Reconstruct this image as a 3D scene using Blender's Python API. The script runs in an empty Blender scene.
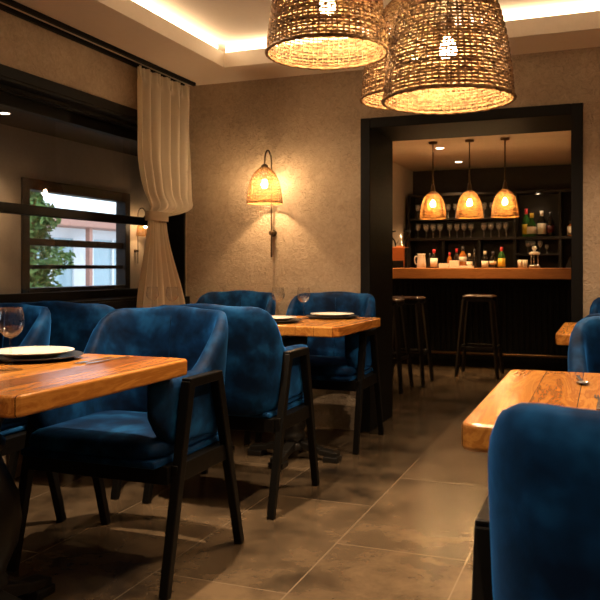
import bpy, bmesh, math, random
from mathutils import Vector, Matrix
PI = math.pi
random.seed(7)
S = bpy.context.scene
C = S.collection

# ------------------------------------------------------------------ helpers
def link(o, parent=None):
    C.objects.link(o)
    if parent is not None:
        o.parent = parent
    return o

def obj(name, bm, mat, parent=None, smooth=False, loc=None, mats=None):
    bmesh.ops.recalc_face_normals(bm, faces=bm.faces)
    me = bpy.data.meshes.new(name)
    bm.to_mesh(me); bm.free()
    if mats:
        for m in mats: me.materials.append(m)
    else:
        me.materials.append(mat)
    if smooth:
        for p in me.polygons: p.use_smooth = True
    o = bpy.data.objects.new(name, me)
    link(o, parent)
    if loc: o.location = loc
    return o

def thing(name, label, cat, loc=(0, 0, 0), rz=0.0, group=None):
    o = bpy.data.objects.new(name, None)
    o.empty_display_size = .1
    link(o)
    o.location = loc; o.rotation_euler = (0, 0, rz)
    o['label'] = label; o['category'] = cat
    if group: o['group'] = group
    return o

def tag(o, label, cat, group=None):
    o['label'] = label; o['category'] = cat
    if group: o['group'] = group
    return o

def struct(o):
    o['kind'] = 'structure'
    return o

def dup(root, loc, rz=None, label=None, group=None):
    r = root.copy(); C.objects.link(r); r.location = loc
    if rz is not None: r.rotation_euler = (0, 0, rz)
    if label: r['label'] = label
    if group: r['group'] = group
    for ch in list(root.children):
        c = ch.copy(); C.objects.link(c); c.parent = r
        for g in ch.children:
            d = g.copy(); C.objects.link(d); d.parent = c
    return r

def box(bm, x0, x1, y0, y1, z0, z1, bevel=0.0, seg=2, mi=0):
    v = [bm.verts.new((x, y, z)) for x in (x0, x1) for y in (y0, y1) for z in (z0, z1)]
    f = [(0, 1, 3, 2), (4, 6, 7, 5), (0, 4, 5, 1), (2, 3, 7, 6), (0, 2, 6, 4), (1, 5, 7, 3)]
    fs = [bm.faces.new([v[i] for i in q]) for q in f]
    for q in fs: q.material_index = mi
    if bevel > 0:
        es = list({e for q in fs for e in q.edges})
        bmesh.ops.bevel(bm, geom=es, offset=bevel, segments=seg, affect='EDGES', profile=.5)
    return bm

def boxbm(*a, **k):
    return box(bmesh.new(), *a, **k)

def bar(bm, p0, p1, w, h, up=(0, 0, 1), w1=None, h1=None, bevel=0.0):
    """tapering rectangular bar from p0 to p1"""
    p0, p1 = Vector(p0), Vector(p1)
    t = (p1 - p0).normalized()
    a = t.cross(Vector(up)).normalized(); b = a.cross(t).normalized()
    w1 = w1 or w; h1 = h1 or h
    vs = []
    for p, ww, hh in ((p0, w, h), (p1, w1, h1)):
        vs.append([bm.verts.new(p + a * sx * ww / 2 + b * sy * hh / 2) for sx, sy in ((-1, -1), (1, -1), (1, 1), (-1, 1))])
    fs = [bm.faces.new(vs[0]), bm.faces.new(vs[1][::-1])]
    for i in range(4):
        fs.append(bm.faces.new([vs[0][i], vs[0][(i + 1) % 4], vs[1][(i + 1) % 4], vs[1][i]]))
    if bevel > 0:
        es = list({e for q in fs for e in q.edges})
        bmesh.ops.bevel(bm, geom=es, offset=bevel, segments=2, affect='EDGES', profile=.5)
    return bm

def lathe(bm, prof, n=32, cx=0, cy=0, cz=0, closed=False):
    rings = []
    for r, z in prof:
        if r < 1e-5:
            rings.append([bm.verts.new((cx, cy, cz + z))])
        else:
            rings.append([bm.verts.new((cx + r * math.cos(2 * PI * i / n), cy + r * math.sin(2 * PI * i / n), cz + z)) for i in range(n)])
    pairs = list(zip(rings, rings[1:]))
    if closed: pairs.append((rings[-1], rings[0]))
    for a, b in pairs:
        for i in range(n):
            j = (i + 1) % n
            if len(a) == 1 and len(b) == 1: continue
            if len(a) == 1: bm.faces.new([a[0], b[j], b[i]])
            elif len(b) == 1: bm.faces.new([a[i], a[j], b[0]])
            else: bm.faces.new([a[i], a[j], b[j], b[i]])
    return bm

def tube(bm, pts, r, n=8, cap=True, closed=False):
    pts = [Vector(p) for p in pts]
    m = len(pts); rings = []
    prev = None
    for i, p in enumerate(pts):
        if closed: t = pts[(i + 1) % m] - pts[i - 1]
        else: t = pts[min(i + 1, m - 1)] - pts[max(i - 1, 0)]
        t.normalize()
        if prev is None:
            u = Vector((0, 0, 1)) if abs(t.z) < .9 else Vector((1, 0, 0))
        else: u = prev
        a = (u - t * u.dot(t)).normalized(); b = t.cross(a); prev = a
        rr = r[i] if isinstance(r, (list, tuple)) else r
        rings.append([bm.verts.new(p + (a * math.cos(2 * PI * k / n) + b * math.sin(2 * PI * k / n)) * rr) for k in range(n)])
    pairs = list(zip(rings, rings[1:]))
    if closed: pairs.append((rings[-1], rings[0]))
    for A, B in pairs:
        for k in range(n):
            bm.faces.new([A[k], A[(k + 1) % n], B[(k + 1) % n], B[k]])
    if cap and not closed:
        bm.faces.new(rings[0][::-1]); bm.faces.new(rings[-1])
    return bm

def interp(tab, t):
    for (a, va), (b, vb) in zip(tab, tab[1:]):
        if t <= b:
            k = (t - a) / (b - a) if b > a else 0
            return va + (vb - va) * k
    return tab[-1][1]

def sstep(a, b, x):
    t = max(0., min(1., (x - a) / (b - a)))
    return t * t * (3 - 2 * t)

# ------------------------------------------------------------------ materials
def newmat(name):
    m = bpy.data.materials.new(name); m.use_nodes = True
    nt = m.node_tree
    return m, nt, nt.nodes['Principled BSDF'], nt.nodes['Material Output']

def N(nt, typ, **kw):
    n = nt.nodes.new(typ)
    for k, v in kw.items():
        if k in n.inputs.keys(): n.inputs[k].default_value = v
        else: setattr(n, k, v)
    return n

def L(nt, a, ao, b, bi):
    nt.links.new(a.outputs[ao], b.inputs[bi])

def schlick(nt, k):
    lw = N(nt, 'ShaderNodeLayerWeight', Blend=.5)
    p = N(nt, 'ShaderNodeMath', operation='POWER'); p.inputs[1].default_value = 3.
    L(nt, lw, 'Facing', p, 0)
    a = N(nt, 'ShaderNodeMath', operation='MULTIPLY_ADD', use_clamp=True); a.inputs[1].default_value = .75 * k; a.inputs[2].default_value = .05 * k
    L(nt, p, 0, a, 0)
    return a

def simple(name, col, rough=.5, metal=0., spec=.5, trans=0., bump=0., bscale=80., sheen=0.):
    m, nt, b, o = newmat(name)
    b.inputs['Base Color'].default_value = (*col, 1)
    b.inputs['Roughness'].default_value = rough
    b.inputs['Metallic'].default_value = metal
    b.inputs['Specular IOR Level'].default_value = spec
    b.inputs['Transmission Weight'].default_value = trans
    b.inputs['Sheen Weight'].default_value = sheen
    tc = N(nt, 'ShaderNodeTexCoord')
    nz = N(nt, 'ShaderNodeTexNoise', Scale=bscale, Detail=3.)
    L(nt, tc, 'Object', nz, 'Vector')
    mr = N(nt, 'ShaderNodeMapRange'); mr.inputs['To Min'].default_value = max(0, rough - .08); mr.inputs['To Max'].default_value = min(1, rough + .08)
    L(nt, nz, 'Fac', mr, 'Value'); L(nt, mr, 'Result', b, 'Roughness')
    if bump > 0:
        bp = N(nt, 'ShaderNodeBump', Strength=bump, Distance=.002)
        L(nt, nz, 'Fac', bp, 'Height'); L(nt, bp, 'Normal', b, 'Normal')
    return m

def emis(name, col, s):
    m = bpy.data.materials.new(name); m.use_nodes = True
    nt = m.node_tree; nt.nodes.clear()
    e = N(nt, 'ShaderNodeEmission', Strength=s); e.inputs['Color'].default_value = (*col, 1)
    o = N(nt, 'ShaderNodeOutputMaterial'); L(nt, e, 0, o, 0)
    return m

def plaster(name, c1, c2, bump=.5):
    m, nt, b, o = newmat(name)
    tc = N(nt, 'ShaderNodeTexCoord')
    big = N(nt, 'ShaderNodeTexNoise', Scale=1.6, Detail=6., Roughness=.65)
    L(nt, tc, 'Object', big, 'Vector')
    fine = N(nt, 'ShaderNodeTexNoise', Scale=26., Detail=5., Roughness=.62, Distortion=1.6)
    L(nt, tc, 'Object', fine, 'Vector')
    vr = N(nt, 'ShaderNodeTexVoronoi', Scale=34., feature='SMOOTH_F1')
    wp = N(nt, 'ShaderNodeMixRGB', blend_type='ADD'); wp.inputs[0].default_value = .12
    L(nt, tc, 'Object', wp, 1); L(nt, fine, 'Color', wp, 2); L(nt, wp, 0, vr, 'Vector')
    mx = N(nt, 'ShaderNodeMath', operation='MULTIPLY_ADD'); mx.inputs[1].default_value = .55
    L(nt, vr, 'Distance', mx, 0); L(nt, fine, 'Fac', mx, 2)
    cr = N(nt, 'ShaderNodeMixRGB'); cr.inputs[1].default_value = (*c1, 1); cr.inputs[2].default_value = (*c2, 1)
    ad = N(nt, 'ShaderNodeMath', operation='MULTIPLY_ADD'); ad.inputs[1].default_value = .5
    L(nt, fine, 'Fac', ad, 0); 
    hf = N(nt, 'ShaderNodeMath', operation='MULTIPLY'); hf.inputs[1].default_value = .5
    L(nt, big, 'Fac', hf, 0); L(nt, hf, 0, ad, 2)
    ramp = N(nt, 'ShaderNodeMapRange'); ramp.inputs['From Min'].default_value = .36; ramp.inputs['From Max'].default_value = .64
    L(nt, ad, 0, ramp, 'Value'); L(nt, ramp, 'Result', cr, 0)
    L(nt, cr, 0, b, 'Base Color')
    b.inputs['Roughness'].default_value = .82
    b.inputs['Specular IOR Level'].default_value = .25
    bp = N(nt, 'ShaderNodeBump', Strength=bump, Distance=.012)
    L(nt, mx, 0, bp, 'Height'); L(nt, bp, 'Normal', b, 'Normal')
    return m

def wood(name, plank, axis='Y', dark=(.07, .018, .004), mid=(.34, .112, .020), light=(.62, .275, .055), rough=.24, coat=.0):
    m, nt, b, o = newmat(name)
    tc = N(nt, 'ShaderNodeTexCoord'); oi = N(nt, 'ShaderNodeObjectInfo')
    sh = N(nt, 'ShaderNodeVectorMath', operation='ADD')
    L(nt, tc, 'Object', sh, 0)
    sc = N(nt, 'ShaderNodeVectorMath', operation='SCALE'); sc.inputs['Scale'].default_value = 3.
    cb = N(nt, 'ShaderNodeCombineXYZ'); L(nt, oi, 'Random', cb, 0); L(nt, oi, 'Random', cb, 1)
    L(nt, cb, 0, sc, 0); L(nt, sc, 0, sh, 1)
    sep = N(nt, 'ShaderNodeSeparateXYZ'); L(nt, sh, 0, sep, 0)
    across, along = ('X', 'Y') if axis == 'Y' else ('Y', 'X')
    dv = N(nt, 'ShaderNodeMath', operation='DIVIDE'); dv.inputs[1].default_value = plank
    L(nt, sep, across, dv, 0)
    fl = N(nt, 'ShaderNodeMath', operation='FLOOR'); L(nt, dv, 0, fl, 0)
    wn = N(nt, 'ShaderNodeTexWhiteNoise', noise_dimensions='1D'); L(nt, fl, 0, wn, 'W')
    mp = N(nt, 'ShaderNodeCombineXYZ')
    for k, (ax, s_) in enumerate((('X', 9. if across == 'X' else 1.3), ('Y', 1.3 if along == 'Y' else 9.), ('Z', 9.))):
        mm = N(nt, 'ShaderNodeMath', operation='MULTIPLY'); mm.inputs[1].default_value = s_
        L(nt, sep, ax, mm, 0); L(nt, mm, 0, mp, k)
    of = N(nt, 'ShaderNodeVectorMath', operation='MULTIPLY_ADD')
    of.inputs[1].default_value = (7, 13, 5)
    L(nt, wn, 'Color', of, 0); L(nt, mp, 0, of, 2)
    nz = N(nt, 'ShaderNodeTexNoise', Scale=1.3, Detail=7., Roughness=.62, Distortion=1.4); L(nt, of, 0, nz, 'Vector')
    wv = N(nt, 'ShaderNodeMath', operation='SINE')
    ws = N(nt, 'ShaderNodeMath', operation='MULTIPLY'); ws.inputs[1].default_value = 42.
    L(nt, nz, 'Fac', ws, 0); L(nt, ws, 0, wv, 0)
    f1 = N(nt, 'ShaderNodeMath', operation='MULTIPLY_ADD'); f1.inputs[1].default_value = .09
    L(nt, wv, 0, f1, 0)
    f2 = N(nt, 'ShaderNodeMath', operation='MULTIPLY_ADD'); f2.inputs[1].default_value = .62
    L(nt, wn, 'Value', f2, 0)
    f3 = N(nt, 'ShaderNodeMath', operation='MULTIPLY'); f3.inputs[1].default_value = .62
    L(nt, nz, 'Fac', f3, 0); L(nt, f3, 0, f2, 2); L(nt, f2, 0, f1, 2)
    rp = N(nt, 'ShaderNodeValToRGB')
    e = rp.color_ramp.elements
    e[0].position = .22; e[0].color = (*dark, 1); e[1].position = .86; e[1].color = (*light, 1)
    q = e.new(.48); q.color = (*mid, 1)
    L(nt, f1, 0, rp, 'Fac')
    # thin plank joints
    fr = N(nt, 'ShaderNodeMath', operation='FRACT'); L(nt, dv, 0, fr, 0)
    gp = N(nt, 'ShaderNodeMath', operation='LESS_THAN'); gp.inputs[1].default_value = .018; L(nt, fr, 0, gp, 0)
    mxc = N(nt, 'ShaderNodeMixRGB'); mxc.inputs[2].default_value = (*[d * .6 for d in dark], 1)
    L(nt, gp, 0, mxc, 0); L(nt, rp, 'Color', mxc, 1)
    L(nt, mxc, 0, b, 'Base Color')
    b.inputs['Roughness'].default_value = rough
    b.inputs['Coat Weight'].default_value = coat; b.inputs['Coat Roughness'].default_value = .22
    bp = N(nt, 'ShaderNodeBump', Strength=.12, Distance=.002)
    L(nt, f1, 0, bp, 'Height'); L(nt, bp, 'Normal', b, 'Normal')
    return m

def velvet(name):
    m, nt, b, o = newmat(name)
    tc = N(nt, 'ShaderNodeTexCoord'); oi = N(nt, 'ShaderNodeObjectInfo')
    sh = N(nt, 'ShaderNodeVectorMath', operation='ADD'); cb = N(nt, 'ShaderNodeCombineXYZ')
    k = N(nt, 'ShaderNodeMath', operation='MULTIPLY'); k.inputs[1].default_value = 20.
    L(nt, oi, 'Random', k, 0); L(nt, k, 0, cb, 0); L(nt, k, 0, cb, 2)
    L(nt, tc, 'Object', sh, 0); L(nt, cb, 0, sh, 1)
    nz = N(nt, 'ShaderNodeTexNoise', Scale=8., Detail=3., Roughness=.55, Distortion=.15); L(nt, sh, 0, nz, 'Vector')
    rp = N(nt, 'ShaderNodeValToRGB'); e = rp.color_ramp.elements
    e[0].position = .38; e[0].color = (.0010, .0070, .026, 1); e[1].position = .68; e[1].color = (.0068, .064, .195, 1)
    q = e.new(.52); q.color = (.0020, .021, .075, 1)
    L(nt, nz, 'Fac', rp, 'Fac'); L(nt, rp, 'Color', b, 'Base Color')
    b.inputs['Roughness'].default_value = .62
    b.inputs['Specular IOR Level'].default_value = .08
    b.inputs['Sheen Weight'].default_value = .4
    b.inputs['Sheen Roughness'].default_value = .38
    b.inputs['Sheen Tint'].default_value = (.04, .30, 1., 1)
    fz = N(nt, 'ShaderNodeTexNoise', Scale=260., Detail=2.); L(nt, tc, 'Object', fz, 'Vector')
    bp = N(nt, 'ShaderNodeBump', Strength=.12, Distance=.002); L(nt, fz, 'Fac', bp, 'Height'); 
    bp2 = N(nt, 'ShaderNodeBump', Strength=.25, Distance=.01); L(nt, nz, 'Fac', bp2, 'Height'); L(nt, bp, 'Normal', bp2, 'Normal')
    L(nt, bp2, 'Normal', b, 'Normal')
    return m

def tiles(name):
    m, nt, b, o = newmat(name)
    tc = N(nt, 'ShaderNodeTexCoord')
    mp = N(nt, 'ShaderNodeMapping')
    mp.inputs['Rotation'].default_value = (0, 0, PI / 2)
    mp.inputs['Location'].default_value = (-.163, .484, 0)
    # rotate by 90deg: brick u follows world y, rows follow world x
    L(nt, tc, 'Object', mp, 'Vector')
    br = N(nt, 'ShaderNodeTexBrick'); br.offset = .5
    br.inputs['Scale'].default_value = 1.; br.inputs['Brick Width'].default_value = 1.04; br.inputs['Row Height'].default_value = .516
    br.inputs['Mortar Size'].default_value = .0035; br.inputs['Mortar Smooth'].default_value = .25
    br.inputs['Color1'].default_value = (.0, .0, .0, 1); br.inputs['Color2'].default_value = (1, 1, 1, 1); br.inputs['Mortar'].default_value = (.5, .5, .5, 1)
    L(nt, mp, 0, br, 'Vector')
    n1 = N(nt, 'ShaderNodeTexNoise', Scale=3.6, Detail=8., Roughness=.66, Distortion=.3); L(nt, tc, 'Object', n1, 'Vector')
    a = N(nt, 'ShaderNodeMath', operation='MULTIPLY_ADD'); a.inputs[1].default_value = .16
    L(nt, br, 'Color', a, 0); L(nt, n1, 'Fac', a, 2)
    rp = N(nt, 'ShaderNodeValToRGB'); e = rp.color_ramp.elements
    e[0].position = .36; e[0].color = (.018, .013, .009, 1); e[1].position = .76; e[1].color = (.128, .088, .052, 1)
    L(nt, a, 0, rp, 'Fac')
    mx = N(nt, 'ShaderNodeMixRGB'); mx.inputs[2].default_value = (.155, .115, .077, 1)
    L(nt, br, 'Fac', mx, 0); L(nt, rp, 'Color', mx, 1); L(nt, mx, 0, b, 'Base Color')
    rr = N(nt, 'ShaderNodeMapRange'); rr.inputs['To Min'].default_value = .20; rr.inputs['To Max'].default_value = .262
    L(nt, n1, 'Fac', rr, 'Value'); L(nt, rr, 'Result', b, 'Roughness')
    iv = N(nt, 'ShaderNodeMath', operation='MULTIPLY_ADD'); iv.inputs[1].default_value = -.6
    L(nt, br, 'Fac', iv, 0); 
    sc = N(nt, 'ShaderNodeMath', operation='MULTIPLY'); sc.inputs[1].default_value = .35
    L(nt, n1, 'Fac', sc, 0); L(nt, sc, 0, iv, 2)
    bp = N(nt, 'ShaderNodeBump', Strength=.15, Distance=.004); L(nt, iv, 0, bp, 'Height'); L(nt, bp, 'Normal', b, 'Normal')
    return m

def wicker(name, c1=(.085, .042, .018), c2=(.44, .27, .125), tr=.2):
    m, nt, b, o = newmat(name)
    tc = N(nt, 'ShaderNodeTexCoord')
    mp = N(nt, 'ShaderNodeMapping'); mp.inputs['Scale'].default_value = (1, 1, 2.2)
    L(nt, tc, 'Object', mp, 0)
    nz = N(nt, 'ShaderNodeTexNoise', Scale=38., Detail=3., Roughness=.7); L(nt, mp, 0, nz, 'Vector')
    rp = N(nt, 'ShaderNodeValToRGB'); e = rp.color_ramp.elements
    e[0].position = .34; e[0].color = (*c1, 1); e[1].position = .68; e[1].color = (*c2, 1)
    L(nt, nz, 'Fac', rp, 'Fac'); L(nt, rp, 'Color', b, 'Base Color')
    b.inputs['Roughness'].default_value = .6; b.inputs['Specular IOR Level'].default_value = .25
    t = N(nt, 'ShaderNodeBsdfTranslucent')
    L(nt, rp, 'Color', t, 'Color')
    ms = N(nt, 'ShaderNodeMixShader'); ms.inputs[0].default_value = tr
    L(nt, b, 0, ms, 1); L(nt, t, 0, ms, 2); L(nt, ms, 0, o, 0)
    return m

def pane(name, refl=1.0, tint=(1, 1, 1)):
    """thin window glass: clear transmission plus Fresnel reflection"""
    m = bpy.data.materials.new(name); m.use_nodes = True
    nt = m.node_tree; nt.nodes.clear()
    o = N(nt, 'ShaderNodeOutputMaterial'); fr = N(nt, 'ShaderNodeFresnel', IOR=1.55)
    k = N(nt, 'ShaderNodeMath', operation='MULTIPLY'); k.inputs[1].default_value = refl; k.use_clamp = True
    t = N(nt, 'ShaderNodeBsdfTransparent'); t.inputs[0].default_value = (*tint, 1)
    g = N(nt, 'ShaderNodeBsdfGlossy', Roughness=.0)
    ms = N(nt, 'ShaderNodeMixShader')
    L(nt, fr, 0, k, 0); L(nt, k, 0, ms, 0); L(nt, t, 0, ms, 1); L(nt, g, 0, ms, 2); L(nt, ms, 0, o, 0)
    return m

M = {}
M['plaster'] = plaster('textured_plaster', (.29, .215, .145), (.46, .355, .25), .9)
M['plaster_flat'] = plaster('smooth_plaster', (.46, .37, .28), (.54, .44, .34), .12)
M['ceiling'] = plaster('ceiling_paint', (.66, .58, .49), (.70, .62, .53), .05)
M['dark_plaster'] = plaster('dark_plaster', (.03, .024, .02), (.045, .036, .03), .2)
M['floor'] = tiles('stone_floor_tiles')
M['black'] = simple('black_stained_wood', (.0040, .0036, .0032), .4, spec=.18, bump=.05, bscale=60)
M['blackmatt'] = simple('black_matt_paint', (.0035, .0032, .003), .6, spec=.15)
M['frame'] = simple('black_window_metal', (.004, .0038, .0036), .55, spec=.12)
M['iron'] = simple('black_cast_iron', (.008, .007, .006), .38, metal=.2)
M['velvet'] = velvet('blue_velvet')
M['table'] = wood('warm_plank_wood', .105)
M['barwood'] = wood('bar_counter_wood', .4, 'X', (.17, .055, .016), (.38, .14, .04), (.54, .22, .065), .42)
M['wicker'] = wicker('woven_rattan')
M['mesh_gold'] = wicker('gold_woven_mesh', (.10, .045, .012), (.40, .19, .045), .08)
M['curtain'] = None
M['porcelain'] = simple('white_porcelain', (.80, .77, .72), .18)
M['slate'] = simple('dark_charger_glaze', (.018, .016, .015), .38)
M['steel'] = simple('brushed_steel', (.62, .60, .57), .22, metal=1.)
M['brass'] = simple('aged_bronze', (.10, .065, .035), .35, metal=.9)
M['copper'] = simple('brushed_copper', (.78, .25, .075), .32, metal=.75)
M['white'] = simple('white_card', (.78, .70, .58), .6)
M['paper'] = simple('cream_paper_label', (.80, .72, .58), .6)
M['redcap'] = simple('red_foil', (.42, .012, .015), .35)
M['dimred'] = simple('dim_red_label', (.10, .012, .01), .5)
M['bluecap'] = simple('dark_foil', (.02, .018, .02), .35)
M['goldlabel'] = simple('yellow_label', (.78, .55, .05), .5)
M['greenglass'] = simple('green_bottle_glass', (.025, .11, .02), .08, spec=.6)
M['darkglass'] = simple('dark_bottle_glass', (.012, .010, .008), .08, spec=.6)
M['amberglass'] = simple('amber_bottle_glass', (.36, .12, .015), .08, spec=.6)
M['darkshelf'] = simple('dark_oak_shelf', (.011, .008, .006), .5, spec=.2)
m = bpy.data.materials.new('clear_drinking_glass'); m.use_nodes = True
nt = m.node_tree; nt.nodes.clear()
o = N(nt, 'ShaderNodeOutputMaterial'); fr = schlick(nt, 1.0)
t = N(nt, 'ShaderNodeBsdfTransparent'); g = N(nt, 'ShaderNodeBsdfGlossy', Roughness=.04); d = N(nt, 'ShaderNodeBsdfDiffuse')
t.inputs[0].default_value = (.97, .97, .97, 1)
d.inputs[0].default_value = (.8, .8, .8, 1)
m1 = N(nt, 'ShaderNodeMixShader'); m2 = N(nt, 'ShaderNodeMixShader'); m2.inputs[0].default_value = .003
L(nt, fr, 0, m1, 0); L(nt, t, 0, m1, 1); L(nt, g, 0, m1, 2); L(nt, m1, 0, m2, 1); L(nt, d, 0, m2, 2); L(nt, m2, 0, o, 0)
M['glass'] = m
m = bpy.data.materials.new('polished_glassware'); m.use_nodes = True
nt = m.node_tree; nt.nodes.clear()
o = N(nt, 'ShaderNodeOutputMaterial'); fr = schlick(nt, 1.6)
t = N(nt, 'ShaderNodeBsdfTransparent'); g = N(nt, 'ShaderNodeBsdfGlossy', Roughness=.12); d = N(nt, 'ShaderNodeBsdfDiffuse')
d.inputs[0].default_value = (.8, .8, .8, 1)
m1 = N(nt, 'ShaderNodeMixShader'); m2 = N(nt, 'ShaderNodeMixShader'); m2.inputs[0].default_value = .22
L(nt, fr, 0, m1, 0); L(nt, t, 0, m1, 1); L(nt, g, 0, m1, 2); L(nt, m1, 0, m2, 1); L(nt, d, 0, m2, 2); L(nt, m2, 0, o, 0)
M['glassware'] = m
M['pane'] = pane('window_glass', 1.1)
M['pane_far'] = pane('far_window_glass', .8)
m, nt, b, o = newmat('linen_curtain')
b.inputs['Base Color'].default_value = (.88, .80, .66, 1); b.inputs['Roughness'].default_value = .85; b.inputs['Specular IOR Level'].default_value = .15
t = N(nt, 'ShaderNodeBsdfTranslucent'); t.inputs[0].default_value = (.7, .58, .42, 1)
ms = N(nt, 'ShaderNodeMixShader'); ms.inputs[0].default_value = .18
L(nt, b, 0, ms, 1); L(nt, t, 0, ms, 2); L(nt, ms, 0, o, 0)
tc = N(nt, 'ShaderNodeTexCoord'); wv = N(nt, 'ShaderNodeTexNoise', Scale=320.); L(nt, tc, 'Object', wv, 'Vector')
bp = N(nt, 'ShaderNodeBump', Strength=.1, Distance=.001); L(nt, wv, 'Fac', bp, 'Height'); L(nt, bp, 'Normal', b, 'Normal')
M['curtain'] = m
WARM = (1.0, .65, .33)
M['bulb'] = emis('lit_pendant_bulb', WARM, 430.)
M['sbulb'] = emis('lit_sconce_bulb', WARM, 900.)
M['fbulb'] = emis('lit_far_room_bulb', WARM, 380.)
M['barbulb'] = emis('lit_bar_bulb', (1., .60, .24), 380.)
M['led'] = emis('warm_led_strip', (1., .73, .44), 7.)
M['lens'] = emis('lit_downlight_lens', (1., .85, .66), 9.)

# ------------------------------------------------------------------ room shell
XL, YB, H = -2.88, 5.06, 2.44
XR, YF = 3.2, -1.8
struct(obj('floor', boxbm(-6.1, 3.4, -2.0, 11.2, -.12, 0), M['floor']))
# ceiling: dropped border around a raised tray
bm = bmesh.new()
TX0, TY1, TX1, TY0 = -2.37, 4.67, 2.7, -.6
box(bm, XL, TX0, YF, YB, H, H + .03)
box(bm, TX0, TX1, TY1, YB, H, H + .03)
box(bm, TX1, XR, YF, YB, H, H + .03)
box(bm, TX0, TX1, YF, TY0, H, H + .03)
struct(obj('ceiling', bm, M['ceiling']))
bm = bmesh.new()                                   # upright lip around the tray
box(bm, TX0 - .03, TX0, TY0, TY1 + .03, H + .03, H + .10)
box(bm, TX0, TX1, TY1, TY1 + .03, H + .03, H + .10)
box(bm, TX1, TX1 + .03, TY0, TY1 + .03, H + .03, H + .10)
box(bm, TX0, TX1, TY0 - .03, TY0, H + .03, H + .10)
struct(obj('trim_1', bm, M['ceiling']))
struct(obj('ceiling', boxbm(XL, XR, YF, YB, H + .17, H + .25), M['ceiling']))
def led(label, x0, x1, y0, y1):
    t = thing('led_strip_light', label, 'strip light', ((x0 + x1) / 2, (y0 + y1) / 2, H + .031), 0, 'cove light strips')
    hx, hy = (x1 - x0) / 2, (y1 - y0) / 2
    obj('profile', boxbm(-hx, hx, -hy, hy, 0, .05), M['white'], t)
    obj('lit_diffuser', boxbm(-hx + .002, hx - .002, -hy + .002, hy - .002, .05, .128), M['led'], t)
led('warm glowing cove light strip along the left edge of the ceiling tray', TX0 - .085, TX0 - .055, TY0 + .1, TY1 + .02)
led('warm glowing cove light strip along the far edge of the ceiling tray above the doorway', TX0 - .02, TX1 - .1, TY1 + .055, TY1 + .085)
led('warm glowing cove light strip along the right edge of the ceiling tray', TX1 + .055, TX1 + .085, TY0 + .1, TY1 + .02)
# back wall (thick, with the opening to the bar)
OX0, OX1, OZ = -1.536, -.125, 2.107
bm = bmesh.new()
box(bm, -3.15, OX0, YB, 5.63, 0, 2.8)
box(bm, OX1, 3.4, YB, 5.63, 0, 2.8)
box(bm, OX0, OX1, YB, 5.63, OZ, 2.8)
struct(obj('wall_back', bm, M['plaster']))
bm = bmesh.new()                                   # deep black lining of the opening
FW = .068
box(bm, OX0, OX0 + FW, YB - .015, 5.645, 0, OZ, .004)
box(bm, OX1 - FW, OX1, YB - .015, 5.645, 0, OZ, .004)
box(bm, OX0 + FW, OX1 - FW, YB - .015, 5.645, OZ - FW, OZ, .004)
struct(obj('door_1', bm, M['blackmatt']))
# left wall around the long window
WZ0, WZ1, WY0, WY1, GX = .88, 2.09, .6, 5.03, -3.1
bm = bmesh.new()
box(bm, -3.15, XL, YF, YB, 0, WZ0)
box(bm, -3.15, XL, YF, YB, WZ1, 2.8)
box(bm, -3.15, XL, YF, WY0, WZ0, WZ1)
box(bm, -3.15, XL, WY1, YB, WZ0, WZ1)
struct(obj('wall_left', bm, M['plaster']))
win = struct(bpy.data.objects.new('window_1', None)); link(win); win.location = (GX, WY1, WZ0)
def wbox(bm, x0, x1, y0, y1, z0, z1, bv=0):
    return box(bm, x0 - GX, x1 - GX, y0 - WY1, y1 - WY1, z0 - WZ0, z1 - WZ0, bv)
bm = bmesh.new()                                   # black reveal lining
wbox(bm, -3.14, XL + .012, WY0, WY1, WZ0, WZ0 + .025, .003)
wbox(bm, -3.14, XL + .012, WY0, WY1, WZ1 - .025, WZ1, .003)
wbox(bm, -3.14, XL + .012, WY1 - .025, WY1, WZ0 + .025, WZ1 - .025, .003)
wbox(bm, -3.14, XL + .012, WY0, WY0 + .025, WZ0 + .025, WZ1 - .025, .003)
wbox(bm, -3.0, -2.985, WY0 + .03, WY1 - .03, WZ1 - .045, WZ1 - .024, .002)   # sliding tracks
wbox(bm, -2.955, -2.94, WY0 + .03, WY1 - .03, WZ1 - .045, WZ1 - .024, .002)
wbox(bm, XL - .0, XL + .018, WY0, WY1 + .03, WZ1 - .01, WZ1 + .05, .003)        # face casing
wbox(bm, XL - .0, XL + .03, WY0, WY1 + .03, WZ0 - .045, WZ0 + .012, .003)
obj('reveal', bm, M['frame'], win)
bm = bmesh.new()
wbox(bm, GX - .02, GX + .03, WY0 + .025, WY1 - .025, WZ1 - .095, WZ1 - .024, .004)
wbox(bm, GX - .02, GX + .03, WY0 + .025, WY1 - .025, WZ0 + .024, WZ0 + .075, .004)
wbox(bm, GX - .02, GX + .03, WY1 - .085, WY1 - .025, WZ0 + .074, WZ1 - .094, .004)
wbox(bm, GX - .02, GX + .03, WY0 + .025, WY0 + .085, WZ0 + .074, WZ1 - .094, .004)
obj('frame', bm, M['frame'], win)
bm = bmesh.new(); wbox(bm, GX - .022, GX + .034, WY0 + .08, WY1 - .08, 1.405, 1.462, .004)
obj('mullion', bm, M['frame'], win)
bm = bmesh.new()
f = bm.faces.new([bm.verts.new((0, y - WY1, z - WZ0)) for y, z in ((WY0 + .08, WZ0 + .07), (WY1 - .08, WZ0 + .07), (WY1 - .08, WZ1 - .09), (WY0 + .08, WZ1 - .09))])
obj('pane', bm, M['pane'], win)
# walls behind and to the right of the viewer close the room
struct(obj('wall_right', boxbm(XR, XR + .15, YF, YB, 0, 2.8), M['plaster']))
struct(obj('wall_front', boxbm(-3.15, 3.4, YF - .15, YF, 0, 2.8), M['plaster']))

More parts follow.
